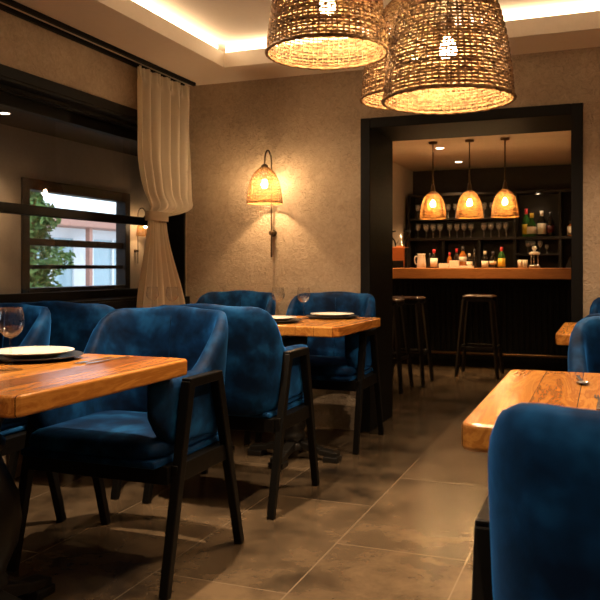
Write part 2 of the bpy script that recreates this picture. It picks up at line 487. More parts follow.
# ------------------------------------------------------------------ room beyond the glass
struct(obj('ceiling', boxbm(-6.05, -3.15, 1.5, 11.2, 2.60, 2.71), M['dark_plaster']))
FX = -5.86
IY0, IY1, IZ0, IZ1 = 6.73, 8.78, .77, 2.08
bm = bmesh.new()
box(bm, FX - .16, FX, 1.5, IY0, 0, 2.60); box(bm, FX - .16, FX, IY1, 11.2, 0, 2.60)
box(bm, FX - .16, FX, IY0, IY1, 0, IZ0); box(bm, FX - .16, FX, IY0, IY1, IZ1, 2.60)
struct(obj('wall_left', bm, M['plaster_flat']))
struct(obj('wall_back', boxbm(FX - .16, -3.15, 11.05, 11.2, 0, 2.60), M['plaster_flat']))
struct(obj('wall_front', boxbm(FX - .16, -3.15, 1.35, 1.5, 0, 2.60), M['plaster_flat']))
struct(obj('wall_right', boxbm(-3.15, -2.66, 5.63, 11.2, 0, 2.8), M['plaster_flat']))
w2 = struct(bpy.data.objects.new('window_2', None)); link(w2); w2.location = (FX, IY0, IZ0)
def ibox(bm, x0, x1, y0, y1, z0, z1, bv=.004):
    return box(bm, x0, x1, y0 - IY0, y1 - IY0, z0 - IZ0, z1 - IZ0, bv)
bm = bmesh.new()
for y0, y1, z0, z1 in ((IY0, IY0 + .12, IZ0, IZ1), (IY1 - .11, IY1, IZ0, IZ1), (IY0 + .12, IY1 - .11, IZ1 - .12, IZ1), (IY0 + .12, IY1 - .11, IZ0, IZ0 + .11)):
    ibox(bm, -.13, .02, y0, y1, z0, z1)
obj('frame', bm, M['frame'], w2)
bm = bmesh.new()
ibox(bm, -.10, -.02, IY0 + .12, IY1 - .11, 1.35, 1.43); ibox(bm, -.10, -.02, IY0 + .12, IY1 - .11, 1.09, 1.135)
obj('glazing_bar', bm, M['frame'], w2)
bm = bmesh.new()
bm.faces.new([bm.verts.new((-.07, y - IY0, z - IZ0)) for y, z in ((IY0 + .1, IZ0 + .09), (IY1 - .09, IZ0 + .09), (IY1 - .09, IZ1 - .1), (IY0 + .1, IZ1 - .1))])
obj('pane', bm, M['pane_far'], w2)

# ------------------------------------------------------------------ outside
m_pave = simple('pale_paving', (.55, .53, .50), .8)
struct(obj('ground', boxbm(-40, -6.05, -10, 50, -.4, -.3), m_pave))
m_stucco = simple('white_stucco', (.72, .74, .76), .8)
m_blueglass = simple('bluish_glazing', (.30, .42, .48), .1)
m_eave = simple('terracotta_eave', (.40, .20, .15), .7)
t = thing('house', 'pale house with reddish eaves and bluish glass doors, seen through the far window', 'building', (-15, 24, -.3))
obj('wall', boxbm(-1.2, -.2, -8, 9, 0, 3.0), m_stucco, t)
obj('roof', boxbm(-2.0, .6, -8.4, 9.4, 2.62, 2.86, .03), m_eave, t)
for k in range(5):
    y = -6.6 + k * 3.1
    f = obj('door', boxbm(-.2, -.12, y, y + 2.3, .1, 2.3), m_blueglass, t)
    bm = bmesh.new()
    for q in (0, 1.1, 2.2): box(bm, -.12, -.06, y + q, y + q + .1, .1, 2.3)
    obj('door_frame', bm, m_stucco, f)
for k in range(5): obj('post', boxbm(.3, .45, -7.4 + k * 3.1, -7.25 + k * 3.1, 0, 2.62), m_eave if k % 2 else m_stucco, t)
m_leaf, nt, b, o = newmat('green_leaves')
tc = N(nt, 'ShaderNodeTexCoord'); nz = N(nt, 'ShaderNodeTexNoise', Scale=2.5, Detail=2.); L(nt, tc, 'Object', nz, 'Vector')
rp = N(nt, 'ShaderNodeValToRGB'); e = rp.color_ramp.elements
e[0].position = .35; e[0].color = (.03, .075, .012, 1); e[1].position = .7; e[1].color = (.16, .27, .06, 1)
L(nt, nz, 'Fac', rp, 'Fac'); L(nt, rp, 'Color', b, 'Base Color'); b.inputs['Roughness'].default_value = .6
m_bark = simple('brown_bark', (.10, .06, .04), .9, bump=.5, bscale=20)
t = thing('tree', 'green conical tree standing outside the far window', 'tree', (-8.6, 10.1, -.3))
tube_bm = tube(bmesh.new(), [(0, 0, 0), (.03, 0, 1.2), (0, .02, 3.0)], [.11, .08, .02], 10)
obj('trunk', tube_bm, m_bark, t, True)
bm = bmesh.new()
for k in range(5200):
    z = random.uniform(.45, 3.1); rr = (1.02 * (1 - (z - .45) / 2.8) ** .8) * random.uniform(.25, 1) * (0.8 + .3 * math.sin(z * 9))
    a = random.uniform(0, 2 * PI)
    p = Vector((rr * math.cos(a), rr * math.sin(a), z))
    u = Vector((random.gauss(0, 1), random.gauss(0, 1), random.gauss(0, .6))).normalized() * random.uniform(.05, .09)
    w = u.cross(Vector((random.gauss(0, 1), random.gauss(0, 1), random.gauss(0, 1)))).normalized() * .028
    bm.faces.new([bm.verts.new(p - u), bm.verts.new(p + w), bm.verts.new(p + u), bm.verts.new(p - w)])
obj('foliage', bm, m_leaf, t)

# ------------------------------------------------------------------ bar room shell
BZ = 2.47
struct(obj('ceiling', boxbm(-2.66, 2.0, 5.63, 11.2, BZ, BZ + .1), M['plaster_flat']))
struct(obj('wall_bar_left', boxbm(-2.66, -2.54, 5.63, 10.98, 0, BZ), M['plaster_flat']))
struct(obj('wall_bar_back', boxbm(-2.66, 2.0, 10.9, 11.2, 0, BZ), M['dark_plaster']))
struct(obj('wall_bar_right', boxbm(1.7, 2.0, 5.63, 10.9, 0, BZ), M['plaster_flat']))

# ------------------------------------------------------------------ chairs
def spath():
    """U path of the backrest, from the left arm tip round the back to the right arm tip (chair faces -y)"""
    P = []
    for k in range(9): P.append((-.262, -.285 + k * .0519))       # left arm
    for k in range(1, 9):
        a = PI - k * (PI / 2) / 8
        P.append((-.262 + .145 + .145 * math.cos(a), .13 + .145 * math.sin(a)))
    for k in range(1, 8): P.append((-.117 + .234 * k / 8, .275 + .012 * math.sin(PI * k / 8)))
    Q = [(-x, y) for x, y in P[:17]][::-1]
    return P + Q

def shell_bm():
    P = spath(); n = len(P)
    bm = bmesh.new(); rings = []
    for i, (x, y) in enumerate(P):
        a = Vector(P[max(i - 1, 0)]); b_ = Vector(P[min(i + 1, n - 1)])
        tg = (b_ - a).normalized(); nrm = Vector((tg.y, -tg.x))          # points to the inside for this direction
        if nrm.dot(Vector((0, -.05)) - Vector((x, y))) < 0: nrm = -nrm
        s_ = sstep(.02, .255, y)
        ztop = .722 + (.93 - .722) * s_ + .012 * sstep(.27, .29, y)
        zbot = .475 - .035 * sstep(0, .25, y) + .10 * (1 - sstep(-.30, -.16, y))
        th = .072 - .012 * s_
        tip = min(i, n - 1 - i)
        sh = {0: .35, 1: .82, 2: .96}.get(tip, 1.0)
        zc = (ztop + zbot) / 2; hh = (ztop - zbot) / 2 * (.72 + .28 * sh if tip < 3 else 1); tt = th / 2 * sh
        zc += 0 if tip >= 3 else .0
        ring = []
        m_ = 24
        for k in range(m_):
            an = 2 * PI * k / m_
            cx_, sz_ = math.cos(an), math.sin(an)
            e1 = .55
            u = math.copysign(abs(cx_) ** .7, cx_) * tt
            rz_ = math.copysign(abs(sz_) ** .32, sz_)
            w = rz_ * hh
            z = zc + w
            lean = max(0., (z - .45)) * .10 * sstep(.05, .28, y)          # the back leans outward
            out = -nrm
            q = Vector((x, y)) + nrm * u + out * lean
            ring.append(bm.verts.new((q.x, q.y, z)))
        rings.append(ring)
    for A, B in zip(rings, rings[1:]):
        for k in range(24):
            bm.faces.new([A[k], A[(k + 1) % 24], B[(k + 1) % 24], B[k]])
    for R in (rings[0], rings[-1]):
        c = sum((v.co for v in R), Vector()) / 24
        cv = bm.verts.new(c + Vector((0, -.012, 0)))
        for k in range(24): bm.faces.new([R[k], R[(k + 1) % 24], cv])
    return bm

def seam_bm():
    bm = bmesh.new()
    for x in (-.005,):
        tube(bm, [(x, .2515 + .1 * max(0, z - .45) , z) for z in [.50 + .02 * k for k in range(21)]], .0022, 6)
    return bm

def cushion_bm(x0, x1, y0, y1, z0, z1, crown=.018):
    bm = bmesh.new()
    nx, ny = 14, 14
    e = .03
    def P(u, v, top):
        x = x0 + (x1 - x0) * u; y = y0 + (y1 - y0) * v
        return x, y
    # superellipse stack of rounded-rectangle rings
    ring_n = 48
    def ring(inset, z):
        r = []
        cx, cy = (x0 + x1) / 2, (y0 + y1) / 2; hx, hy = (x1 - x0) / 2 - inset, (y1 - y0) / 2 - inset
        for k in range(ring_n):
            a = 2 * PI * k / ring_n
            c_, s_ = math.cos(a), math.sin(a)
            px = cx + hx * math.copysign(abs(c_) ** .28, c_); py = cy + hy * math.copysign(abs(s_) ** .28, s_)
            r.append(bm.verts.new((px, py, z)))
        return r
    lv = [(.05, z0), (.012, z0 + .004), (0, z0 + .018), (.0, z1 - .03), (.006, z1 - .012), (.022, z1), (.07, z1 + crown * .5), (.14, z1 + crown * .85), (.22, z1 + crown)]
    R = [ring(i, z) for i, z in lv]
    for A, B in zip(R, R[1:]):
        for k in range(ring_n): bm.faces.new([A[k], A[(k + 1) % ring_n], B[(k + 1) % ring_n], B[k]])
    bm.faces.new(R[0][::-1])
    c = bm.verts.new(((x0 + x1) / 2, (y0 + y1) / 2, z1 + crown * 1.02))
    for k in range(ring_n): bm.faces.new([R[-1][k], R[-1][(k + 1) % ring_n], c])
    return bm

def make_chair(label, loc, rz):
    t = thing('dining_armchair', label, 'chair', loc, rz, 'blue velvet dining armchairs')
    bk = obj('backrest', shell_bm(), M['velvet'], t, True)
    obj('seam', seam_bm(), M['velvet'], bk, True)
    st = obj('seat', cushion_bm(-.284, .284, -.292, .225, .447, .510, .022), M['velvet'], t, True)
    bm = bmesh.new()
    box(bm, -.282, .282, -.290, .222, .424, .450, .010)
    obj('seat_base', bm, M['velvet'], t, False)
    bm = bmesh.new()                                                     # rails under the seat
    for x in (-.308, .308): bar(bm, (x, -.215, .393), (x, .20, .393), .03, .062, bevel=.003)
    bar(bm, (-.30, -.225, .393), (.30, -.225, .393), .028, .062, bevel=.003)
    bar(bm, (-.30, .205, .393), (.30, .205, .393), .028, .062, bevel=.003)
    box(bm, -.30, .30, -.22, .20, .405, .4235)
    obj('seat_frame', bm, M['black'], t)
    for x in (-1, 1):
        xa = .317 * x
        obj('leg', bar(bmesh.new(), (xa, -.285, .0), (xa, -.125, .70), .030, .034, (1, 0, 0), .044, .036, .004), M['black'], t)
        obj('leg', bar(bmesh.new(), (xa, .285, .0), (xa, .085, .70), .030, .034, (1, 0, 0), .044, .036, .004), M['black'], t)
        obj('armrest', bar(bmesh.new(), (xa, -.142, .697), (xa, .104, .697), .036, .034, bevel=.004), M['black'], t)
    return t

ch = make_chair('blue velvet armchair at the near left table, its seat and inner back facing the viewer', (-1.68, 2.535, 0), 0)
def chair(x, y, rz, label): return dup(ch, (x, y, 0), rz, label)
chair(-1.68, 3.42, PI, 'blue velvet armchair in the middle, seen from behind, facing the back left table')
chair(-2.52, 2.50, 0, 'blue velvet armchair at the left picture edge, behind the glass and plate, nearest the window')
chair(-2.49, 3.42, PI, 'blue velvet armchair beside the window, between the two left tables, seen from behind')
chair(-1.69, 4.70, 0, 'blue velvet armchair at the back left table standing beside the black doorway')
chair(-2.40, 4.70, 0, 'blue velvet armchair against the textured wall beside the curtain')
chair(.148, 1.315, PI, 'large blue velvet armchair back in the lower right corner, nearest the viewer')
chair(.185, 2.66, 0, 'blue velvet armchair facing the viewer across the near right table')
chair(.20, 3.43, PI, 'blue velvet armchair at the right rear table with its back to the near right table')
chair(.215, 4.71, 0, 'blue velvet armchair against the wall right of the doorway, farthest at right')

# ------------------------------------------------------------------ tables
def pedestal(t, x, y, top):
    prof = [(.052, .05), (.062, .07), (.05, .09), (.045, .105), (.062, .12), (.062, .14), (.045, .155), (.052, .18), (.076, .25), (.085, .32), (.078, .40), (.05, .50), (.04, .53), (.055, .55), (.055, .57), (.04, .585), (.045, .62), (.07, .66), (.075, top - .02), (.0, top - .02)]
    prof = [(q * 1.28 if .15 < z_ < .5 else q * 1.1, z_) for q, z_ in prof]
    obj('pedestal', lathe(bmesh.new(), [(0, .05)] + prof, 32, x, y), M['iron'], t, True)
    bm = bmesh.new(); box(bm, x - .30, x + .30, y - .05, y + .05, top - .022, top - .001, .004); box(bm, x - .05, x + .05, y - .30, y + .30, top - .0225, top - .0015, .004)
    obj('top_bracket', bm, M['iron'], t)
    for k in range(4):
        a = k * PI / 2
        c_, s_ = math.cos(a), math.sin(a)
        bm = bmesh.new()
        bar(bm, (x + .03 * c_, y + .03 * s_, .085), (x + .17 * c_, y + .17 * s_, .055), .055, .05, (0, 0, 1), .06, .035, .006)
        bar(bm, (x + .16 * c_, y + .16 * s_, .051), (x + .27 * c_, y + .27 * s_, .042), .06, .035, (0, 0, 1), .075, .03, .006)
        box(bm, x + .235 * c_ - .045, x + .235 * c_ + .045, y + .235 * s_ - .045, y + .235 * s_ + .045, .0, .032, .006)
        obj('foot', bm, M['iron'], t)

def table(label, x0, x1, y0, y1, peds, z=.79):
    t = thing('dining_table', label, 'table', ((x0 + x1) / 2, (y0 + y1) / 2, 0), 0, 'plank dining tables')
    hx, hy = (x1 - x0) / 2, (y1 - y0) / 2
    bm = boxbm(-hx, hx, -hy, hy, z - .056, z)
    es = [e for e in bm.edges if abs(e.verts[0].co.z - e.verts[1].co.z) > .01]
    bmesh.ops.bevel(bm, geom=es, offset=.035, segments=5, affect='EDGES', profile=.5)
    es = [e for e in bm.edges if abs(e.verts[0].co.z - e.verts[1].co.z) < 1e-5 and len(e.link_faces) == 2 and any(len(f_.verts) > 8 for f_ in e.link_faces)]
    bmesh.ops.bevel(bm, geom=es, offset=.009, segments=3, affect='EDGES', profile=.5)
    obj('tabletop', bm, M['table'], t)
    for px, py in peds: pedestal(t, px - (x0 + x1) / 2, py - (y0 + y1) / 2, z - .056)
    return t
table('near left wooden plank table with a plate and a wine glass', -2.82, -1.325, 1.50, 2.36, [(-1.78, 1.885), (-2.42, 1.885)])
table('wooden plank table in the back, below the wall lamp, left of the doorway', -2.735, -1.30, 3.87, 4.73, [(-1.68, 4.20), (-2.36, 4.20)])
table('near right wooden plank table in front of the viewer', -.272, 1.25, 1.565, 2.47, [(.22, 2.02), (.85, 2.02)])
table('small visible corner of a wooden plank table at right, far behind', -.22, 1.25, 3.88, 4.715, [(.22, 4.31), (.85, 4.31)])

# ------------------------------------------------------------------ tableware
TZ = .79
def glass_parts(r=.041, h=.19):
    k = h / .19; q = r / .041
    bowl = [(.004 * q, .098 * k), (.016 * q, .101 * k), (.030 * q, .114 * k), (.039 * q, .130 * k), (.041 * q, .145 * k), (.038 * q, .168 * k), (.034 * q, .19 * k),
            (.0328 * q, .19 * k), (.0367 * q, .168 * k), (.0395 * q, .145 * k), (.0374 * q, .131 * k), (.028 * q, .1165 * k), (.012 * q, .1045 * k), (0, .103 * k)]
    stem = [(0, .0055 * k), (.0075, .0058 * k), (.0042, .014 * k), (.0034, .05 * k), (.0038, .09 * k), (.0052, .0985 * k), (0, .0995 * k)]
    foot = [(0, 0), (.034 * q, 0), (.0345 * q, .0015), (.02 * q, .0035), (.007 * q, .006 * k), (0, .006 * k)]
    return bowl, stem, foot
wg_bowl, wg_stem, wg_foot = glass_parts()
def wine_glass(label, x, y, z=TZ):
    t = thing('wine_glass', label, 'wine glass', (x, y, z + .0005), 0, 'wine glasses on the dining tables')
    obj('bowl', lathe(bmesh.new(), [(0, .098)] + wg_bowl, 40), M['glass'], t, True)
    obj('stem', lathe(bmesh.new(), wg_stem, 16), M['glass'], t, True)
    obj('foot', lathe(bmesh.new(), wg_foot, 40), M['glass'], t, True)
    return t
wg = wine_glass('large clear wine glass at the left picture edge on the near left table', -1.68, 1.885)
dup(wg, (-1.72, 4.46, TZ + .0005), 0, 'right one of two clear wine glasses by the plates on the back left table')
dup(wg, (-1.89, 4.46, TZ + .0005), 0, 'left one of two clear wine glasses by the plates on the back left table')
dup(wg, (-2.55, 4.30, TZ + .0005), 0, 'clear wine glass in front of the curtain, right one of two')
dup(wg, (-2.695, 4.30, TZ + .0005), 0, 'clear wine glass in front of the curtain, left one of two')

plate_prof = [(0, 0), (.075, 0), (.085, .004), (.118, .017), (.136, .0215), (.1375, .0235), (.136, .0245), (.115, .0205), (.085, .0085), (.075, .006), (0, .006)]
charger_prof = [(0, 0), (.11, 0), (.13, .004), (.165, .012), (.1675, .014), (.165, .015), (.13, .0075), (.11, .005), (0, .005)]
pl = tag(obj('dinner_plate', lathe(bmesh.new(), plate_prof, 56), M['porcelain'], None, True, (-1.82, 2.15, TZ + .006)), 'white dinner plate on the dark charger on the near left table', 'plate', 'white dinner plates')
cg = tag(obj('charger_plate', lathe(bmesh.new(), charger_prof, 56), M['slate'], None, True, (-1.82, 2.15, TZ + .0005)), 'large dark charger under the white plate on the near left table', 'charger plate', 'dark charger plates')
def setting(x, y, l1, l2):
    o = pl.copy(); C.objects.link(o); o.location = (x, y, TZ + .006); o['label'] = l1
    o = cg.copy(); C.objects.link(o); o.location = (x, y, TZ + .0005); o['label'] = l2
setting(-1.57, 4.56, 'white dinner plate on the back left table, in front of the armchair by the doorway', 'dark charger under the farther white plate on the back left table')
setting(-1.77, 4.10, 'white dinner plate on the back left table, nearer the armchair seen from behind', 'dark charger under the nearer white plate on the back left table')
setting(.185, 2.20, 'white dinner plate mostly outside the frame on the near right table', 'dark charger at the right picture edge on the near right table')

def fork_bm():
    bm = bmesh.new()
    bar(bm, (0, -.10, .0022), (0, .035, .0022), .012, .003, (0, 0, 1), .006, .003, .001)
    bar(bm, (0, .034, .0022), (0, .058, .0022), .007, .003, (0, 0, 1), .024, .0025, .0006)
    for k in range(4):
        x = -.0102 + k * .0068
        bar(bm, (x, .057, .0022), (x, .098, .0024), .0038, .0022, (0, 0, 1), .0024, .0018)
    return bm
def knife_bm():
    bm = bmesh.new()
    bar(bm, (0, -.11, .0024), (0, .0, .0024), .014, .0042, (0, 0, 1), .011, .004, .001)
    bar(bm, (0, -.001, .002), (0, .085, .002), .017, .0018, (0, 0, 1), .018, .0016)
    bar(bm, (0, .0845, .002), (-.006, .112, .002), .018, .0016, (0, 0, 1), .004, .0014)
    return bm
def spoon_bm():
    bm = bmesh.new()
    bar(bm, (0, -.09, .0024), (0, .04, .0024), .011, .003, (0, 0, 1), .006, .003, .0008)
    g = len(bm.verts)
    lathe(bm, [(0, 0), (.008, .0006), (.015, .003), (.018, .006), (.0172, .0062), (.014, .0038), (.007, .0014), (0, .001)], 20)
    bm.verts.ensure_lookup_table()
    for v in list(bm.verts)[g:]: v.co.y = v.co.y * 1.45 + .062
    return bm
def cut(name, bm, x, y, rz, label, cat):
    o = obj(name, bm, M['steel'], None, False, (x, y, TZ + .0006)); o.rotation_euler = (0, 0, rz)
    return tag(o, label, cat)
cut('table_fork', fork_bm(), -1.585, 2.17, PI, 'steel fork lying right of the charger on the near left table', 'fork')
cut('table_knife', knife_bm(), -1.545, 2.19, PI * .97, 'steel knife beside the fork near the corner of the near left table', 'knife')
bm = boxbm(-.075, .075, -.045, .045, 0, .004, .0015); box(bm, -.073, .074, -.044, .0, .0045, .009, .0015)
cut('napkin', bm, -1.79, 1.75, .2, 'folded white napkin at the left picture edge beside the large wine glass', 'napkin').data.materials[0] = M['white']
cut('table_spoon', spoon_bm(), -.062, 2.27, PI + .12, 'small steel spoon lying on the near right table', 'spoon')
cut('table_fork', fork_bm(), -.012, 1.92, .0, 'steel fork at the right picture edge in front of the nearest armchair', 'fork')
cut('table_fork', fork_bm(), -1.375, 4.56, PI, 'steel fork beside the farther plate on the back left table', 'fork')

# ------------------------------------------------------------------ woven pendant lamps
BELL = [(0, 1), (.1, .985), (.2, .965), (.3, .935), (.4, .905), (.5, .865), (.6, .815), (.68, .755), (.75, .68), (.82, .595), (.88, .50), (.93, .40), (.97, .30), (1.0, .2)]
def weave_bm(R, Hh, stakes, rows, sw, st, wob, jit=.25):
    """woven bell shade: wavy horizontal strands passing in front of and behind upright stakes"""
    bm = bmesh.new()
    # arc-length sample along the bell
    prof = [(R * interp(BELL, k / 60), Hh * k / 60) for k in range(61)]
    Ls = [0]
    for a, b_ in zip(prof, prof[1:]): Ls.append(Ls[-1] + math.hypot(b_[0] - a[0], b_[1] - a[1]))
    def at(s):
        for k in range(60):
            if s <= Ls[k + 1] or k == 59:
                f = (s - Ls[k]) / (Ls[k + 1] - Ls[k])
                r = prof[k][0] + f * (prof[k + 1][0] - prof[k][0]); z = prof[k][1] + f * (prof[k + 1][1] - prof[k][1])
                tx, tz = prof[k + 1][0] - prof[k][0], prof[k + 1][1] - prof[k][1]
                l = math.hypot(tx, tz)
                return r, z, tx / l, tz / l
    tot = Ls[-1]
    for j in range(rows):
        s0 = tot * (j + .5) / rows + random.uniform(-jit, jit) * tot / rows * .5
        ns = stakes * 2 if j < rows * .82 else stakes
        amp = wob if j < rows * .82 else 0
        ph = j % 2; rings = []
        drift = [random.uniform(-.10, .10) * tot / rows for _ in range(9)]
        wv_ = sw * random.uniform(.75, 1.12)
        for i in range(ns):
            a = 2 * PI * i / ns
            kk = 9 * i / ns; d0 = drift[int(kk) % 9]; d1 = drift[(int(kk) + 1) % 9]
            s = min(max(s0 + d0 + (d1 - d0) * (kk % 1), .001), tot - .001)
            r, z, tx, tz = at(s)
            off = amp * (1 if ((i // 2) + ph) % 2 else -1) * (1 if i % 2 == 0 else 0.0)
            nx, nz_ = tz, -tx
            q = []
            for u, w in ((-st / 2, -wv_ / 2), (st / 2, -wv_ / 2), (st / 2, wv_ / 2), (-st / 2, wv_ / 2)):
                rr = r + (off + u) * nx + w * tx; zz = z + (off + u) * nz_ + w * tz
                q.append(bm.verts.new((rr * math.cos(a), rr * math.sin(a), zz)))
            rings.append(q)
        for i in range(ns):
            A, B = rings[i], rings[(i + 1) % ns]
            for k in range(4): bm.faces.new([A[k], A[(k + 1) % 4], B[(k + 1) % 4], B[k]])
    for i in range(stakes):
        a = 2 * PI * i / stakes + random.uniform(-.3, .3) * PI / stakes
        a2 = a + random.uniform(-.5, .5) * PI / stakes
        pts = []
        for k in range(15):
            r, z, tx, tz = at(tot * min(max(k / 14, .002), .998)); aa = a + (a2 - a) * k / 14
            pts.append((r * math.cos(aa), r * math.sin(aa), z))
        if i % 3 or True: tube(bm, pts, st * 1.0, 5, False)
    return bm
def rim_bm(R, rt, n=72, braid=0.0, z=0):
    pts = [((R + braid * math.cos(i * PI)) * math.cos(2 * PI * i / n), (R + braid * math.cos(i * PI)) * math.sin(2 * PI * i / n), z + braid * .6 * math.sin(i * PI / 2)) for i in range(n)]
    return tube(bmesh.new(), pts, rt, 6, closed=True)
def bulb_bm(r, z0):
    return lathe(bmesh.new(), [(0, z0 - r), (r * .6, z0 - r * .8), (r, z0), (r * .85, z0 + r * .6), (r * .45, z0 + r * 1.3), (r * .42, z0 + r * 1.6), (0, z0 + r * 1.6)], 20)

def pendant(label, x, y, z, R, Hh, zc):
    t = thing('pendant_lamp', label, 'pendant lamp', (x, y, z), random.uniform(0, 6), 'big woven pendant lamps')
    sh = obj('lamp_shade', weave_bm(R, Hh, 66, 46, .0076, .0032, .0028), M['wicker'], t)
    obj('rim', rim_bm(R + .001, .0062, 124, .0022), M['wicker'], sh, True)
    obj('bulb', bulb_bm(.032, Hh * .36), M['bulb'], t, True)
    obj('socket', lathe(bmesh.new(), [(0, Hh * .36 + .0505), (.02, Hh * .36 + .0505), (.022, Hh * .36 + .11), (.014, Hh * .36 + .13), (0, Hh * .36 + .13)], 20), M['brass'], t, True)
    obj('shade_cap', lathe(bmesh.new(), [(0, Hh - .006), (R * .23, Hh - .006), (R * .22, Hh + .008), (.012, Hh + .02), (0, Hh + .02)], 28), M['brass'], t, True)
    obj('cord', tube(bmesh.new(), [(0, 0, Hh * .36 + .125), (0, 0, zc - z - .015)], .004, 8), M['blackmatt'], t)
    obj('canopy', lathe(bmesh.new(), [(0, zc - z - .022), (.05, zc - z - .022), (.055, zc - z - .001), (0, zc - z - .001)], 28), M['blackmatt'], t, True)
    return t
ZC = H + .17
p1 = pendant('big woven bell pendant lamp hanging highest at the left of the cluster', -.956, 2.72, 1.894, .222, .47, ZC)
p2 = pendant('big woven bell pendant lamp hanging lowest at right, in front of the doorway top', -.506, 2.70, 1.68, .221, .47, ZC)
p3 = pendant('woven bell pendant lamp half hidden behind the other two', -.80, 3.42, 1.852, .2255, .47, ZC)

# ------------------------------------------------------------------ wall sconces
def sconce(label, loc, rz, bulbmat, R=.122, Hh=.245):
    """arm standing off a wall whose face looks along local -y; origin at the mounting knob on the wall"""
    t = thing('wall_lamp', label, 'wall lamp', loc, rz, 'arched wall lamps')
    sy = -.165                                     # shade centre out from the wall
    zb = .20                                       # rim height above the knob
    g = weave_bm(R, Hh, 34, 28, .0046, .0024, .0022)
    bmesh.ops.translate(g, verts=g.verts, vec=(0, sy, zb))
    sh = obj('lamp_shade', g, M['mesh_gold'], t)
    g = rim_bm(R, .004, 60, 0); bmesh.ops.translate(g, verts=g.verts, vec=(0, sy, zb)); obj('rim', g, M['mesh_gold'], sh, True)
    g = bulb_bm(.022, .125); bmesh.ops.translate(g, verts=g.verts, vec=(0, sy, zb)); obj('bulb', g, bulbmat, t, True)
    g = lathe(bmesh.new(), [(0, .1605), (.016, .1605), (.018, .235), (.026, .243), (.026, .256), (.008, .27), (0, .27)], 18); bmesh.ops.translate(g, verts=g.verts, vec=(0, sy, zb)); obj('socket', g, M['brass'], t, True)
    py = -.045
    rad = (py - sy) / 2
    pts = [(0, py, -.17), (0, py, .0), (0, py, .2), (0, py, .48)]
    for k in range(1, 13):
        a = PI * k / 12
        pts.append((0, (py + sy) / 2 + rad * math.cos(a), .48 + rad * 1.5 * math.sin(a)))
    pts.append((0, sy, .465))
    obj('arm', tube(bmesh.new(), pts, .0055, 10), M['brass'], t, True)
    g = lathe(bmesh.new(), [(0, 0), (.024, 0), (.024, .010), (.009, .013), (.009, .034), (.017, .036), (.017, .055), (0, .055)], 24)
    bmesh.ops.rotate(g, verts=g.verts, matrix=Matrix.Rotation(PI / 2, 3, 'X'))
    obj('wall_mount', g, M['brass'], t, True)
    return t
sc1 = sconce('arched wall lamp with a lit woven shade on the textured wall between curtain and doorway', (-2.175, YB - .001, 1.345), 0, M['sbulb'])
sc2 = sconce('small arched wall lamp in the room beyond the glass, right of the far window', (FX + .001, 8.92, 1.33), PI / 2, M['fbulb'])
sc3 = dup(sc2, (FX + .001, 6.05, 1.33), PI / 2, 'arched wall lamp in the room beyond the glass, left of the far window')

# ------------------------------------------------------------------ curtain and rail
t = thing('curtain_rail', 'black double curtain rail on the ceiling above the long window', 'curtain rail', (-2.80, 2.0, H))
obj('track', boxbm(-.072, -.045, -3.5, 2.98, -.024, -.0005, .003), M['frame'], t)
obj('track', boxbm(.018, .045, -3.5, 2.98, -.024, -.0005, .003), M['frame'], t)
def curtain_bm():
    bm = bmesh.new()
    NU, NV = 150, 90
    z0, z1, zt = .02, 2.40, 1.45
    rows = []
    for j in range(NV + 1):
        z = z1 + (z0 - z1) * j / NV
        if z >= zt:
            k = (z - zt) / (z1 - zt)
            ya = 4.42 + (4.285 - 4.42) * sstep(-.02, .45, k) ** .8
            yb = 4.63 + (4.98 - 4.63) * sstep(-.01, .11, k) ** .5
            cx = .045 * math.exp(-((k - .06) / .07) ** 2)
            amp = .016 + .020 * sstep(0, .3, k)
        else:
            k = (zt - z) / (zt - z0)
            ya = 4.42 - .13 * sstep(0, .5, k); yb = 4.63 + .25 * sstep(0, .55, k)
            amp = .016 + .022 * sstep(0, .4, k); cx = 0
        row = []
        for i in range(NU + 1):
            u = i / NU
            y = ya + (yb - ya) * u
            ph = 2 * PI * (6.2 * u + .30 * math.sin(2.6 * u + .7 * z) + .06 * math.sin(2.4 * z + 5 * u))
            head = sstep(2.30, 2.36, z)
            x = amp * math.sin(ph) * (1 - .55 * head) + .016 * head * math.sin(2 * PI * 21 * u) + .005 * math.sin(2.3 * ph + 2 * z) * (1 - head)
            x += cx * (.4 + .6 * math.sin(PI * u))
            if abs(z - zt) < .05: x *= .55
            row.append(bm.verts.new((x, y - 4.55, z)))
        rows.append(row)
    for A, B in zip(rows, rows[1:]):
        for i in range(NU): bm.faces.new([A[i], A[i + 1], B[i + 1], B[i]])
    bmesh.ops.solidify(bm, geom=list(bm.faces), thickness=.004)
    return bm
t = thing('curtain', 'cream pleated curtain tied back in the corner beside the window', 'curtain', (-2.80, 4.55, 0))
obj('curtain_panel', curtain_bm(), M['curtain'], t, True)
bm = bmesh.new()
pts = [(.042 * math.copysign(abs(math.cos(a)) ** .8, math.cos(a)), -.025 + .122 * math.copysign(abs(math.sin(a)) ** .8, math.sin(a))) for a in [2 * PI * k / 40 for k in range(40)]]
lo = [bm.verts.new((x, y, 1.415)) for x, y in pts]; hi = [bm.verts.new((x, y, 1.475)) for x, y in pts]
for k in range(40): bm.faces.new([lo[k], lo[(k + 1) % 40], hi[(k + 1) % 40], hi[k]])
bmesh.ops.solidify(bm, geom=list(bm.faces), thickness=.004)
obj('tieback', bm, M['curtain'], t, True)

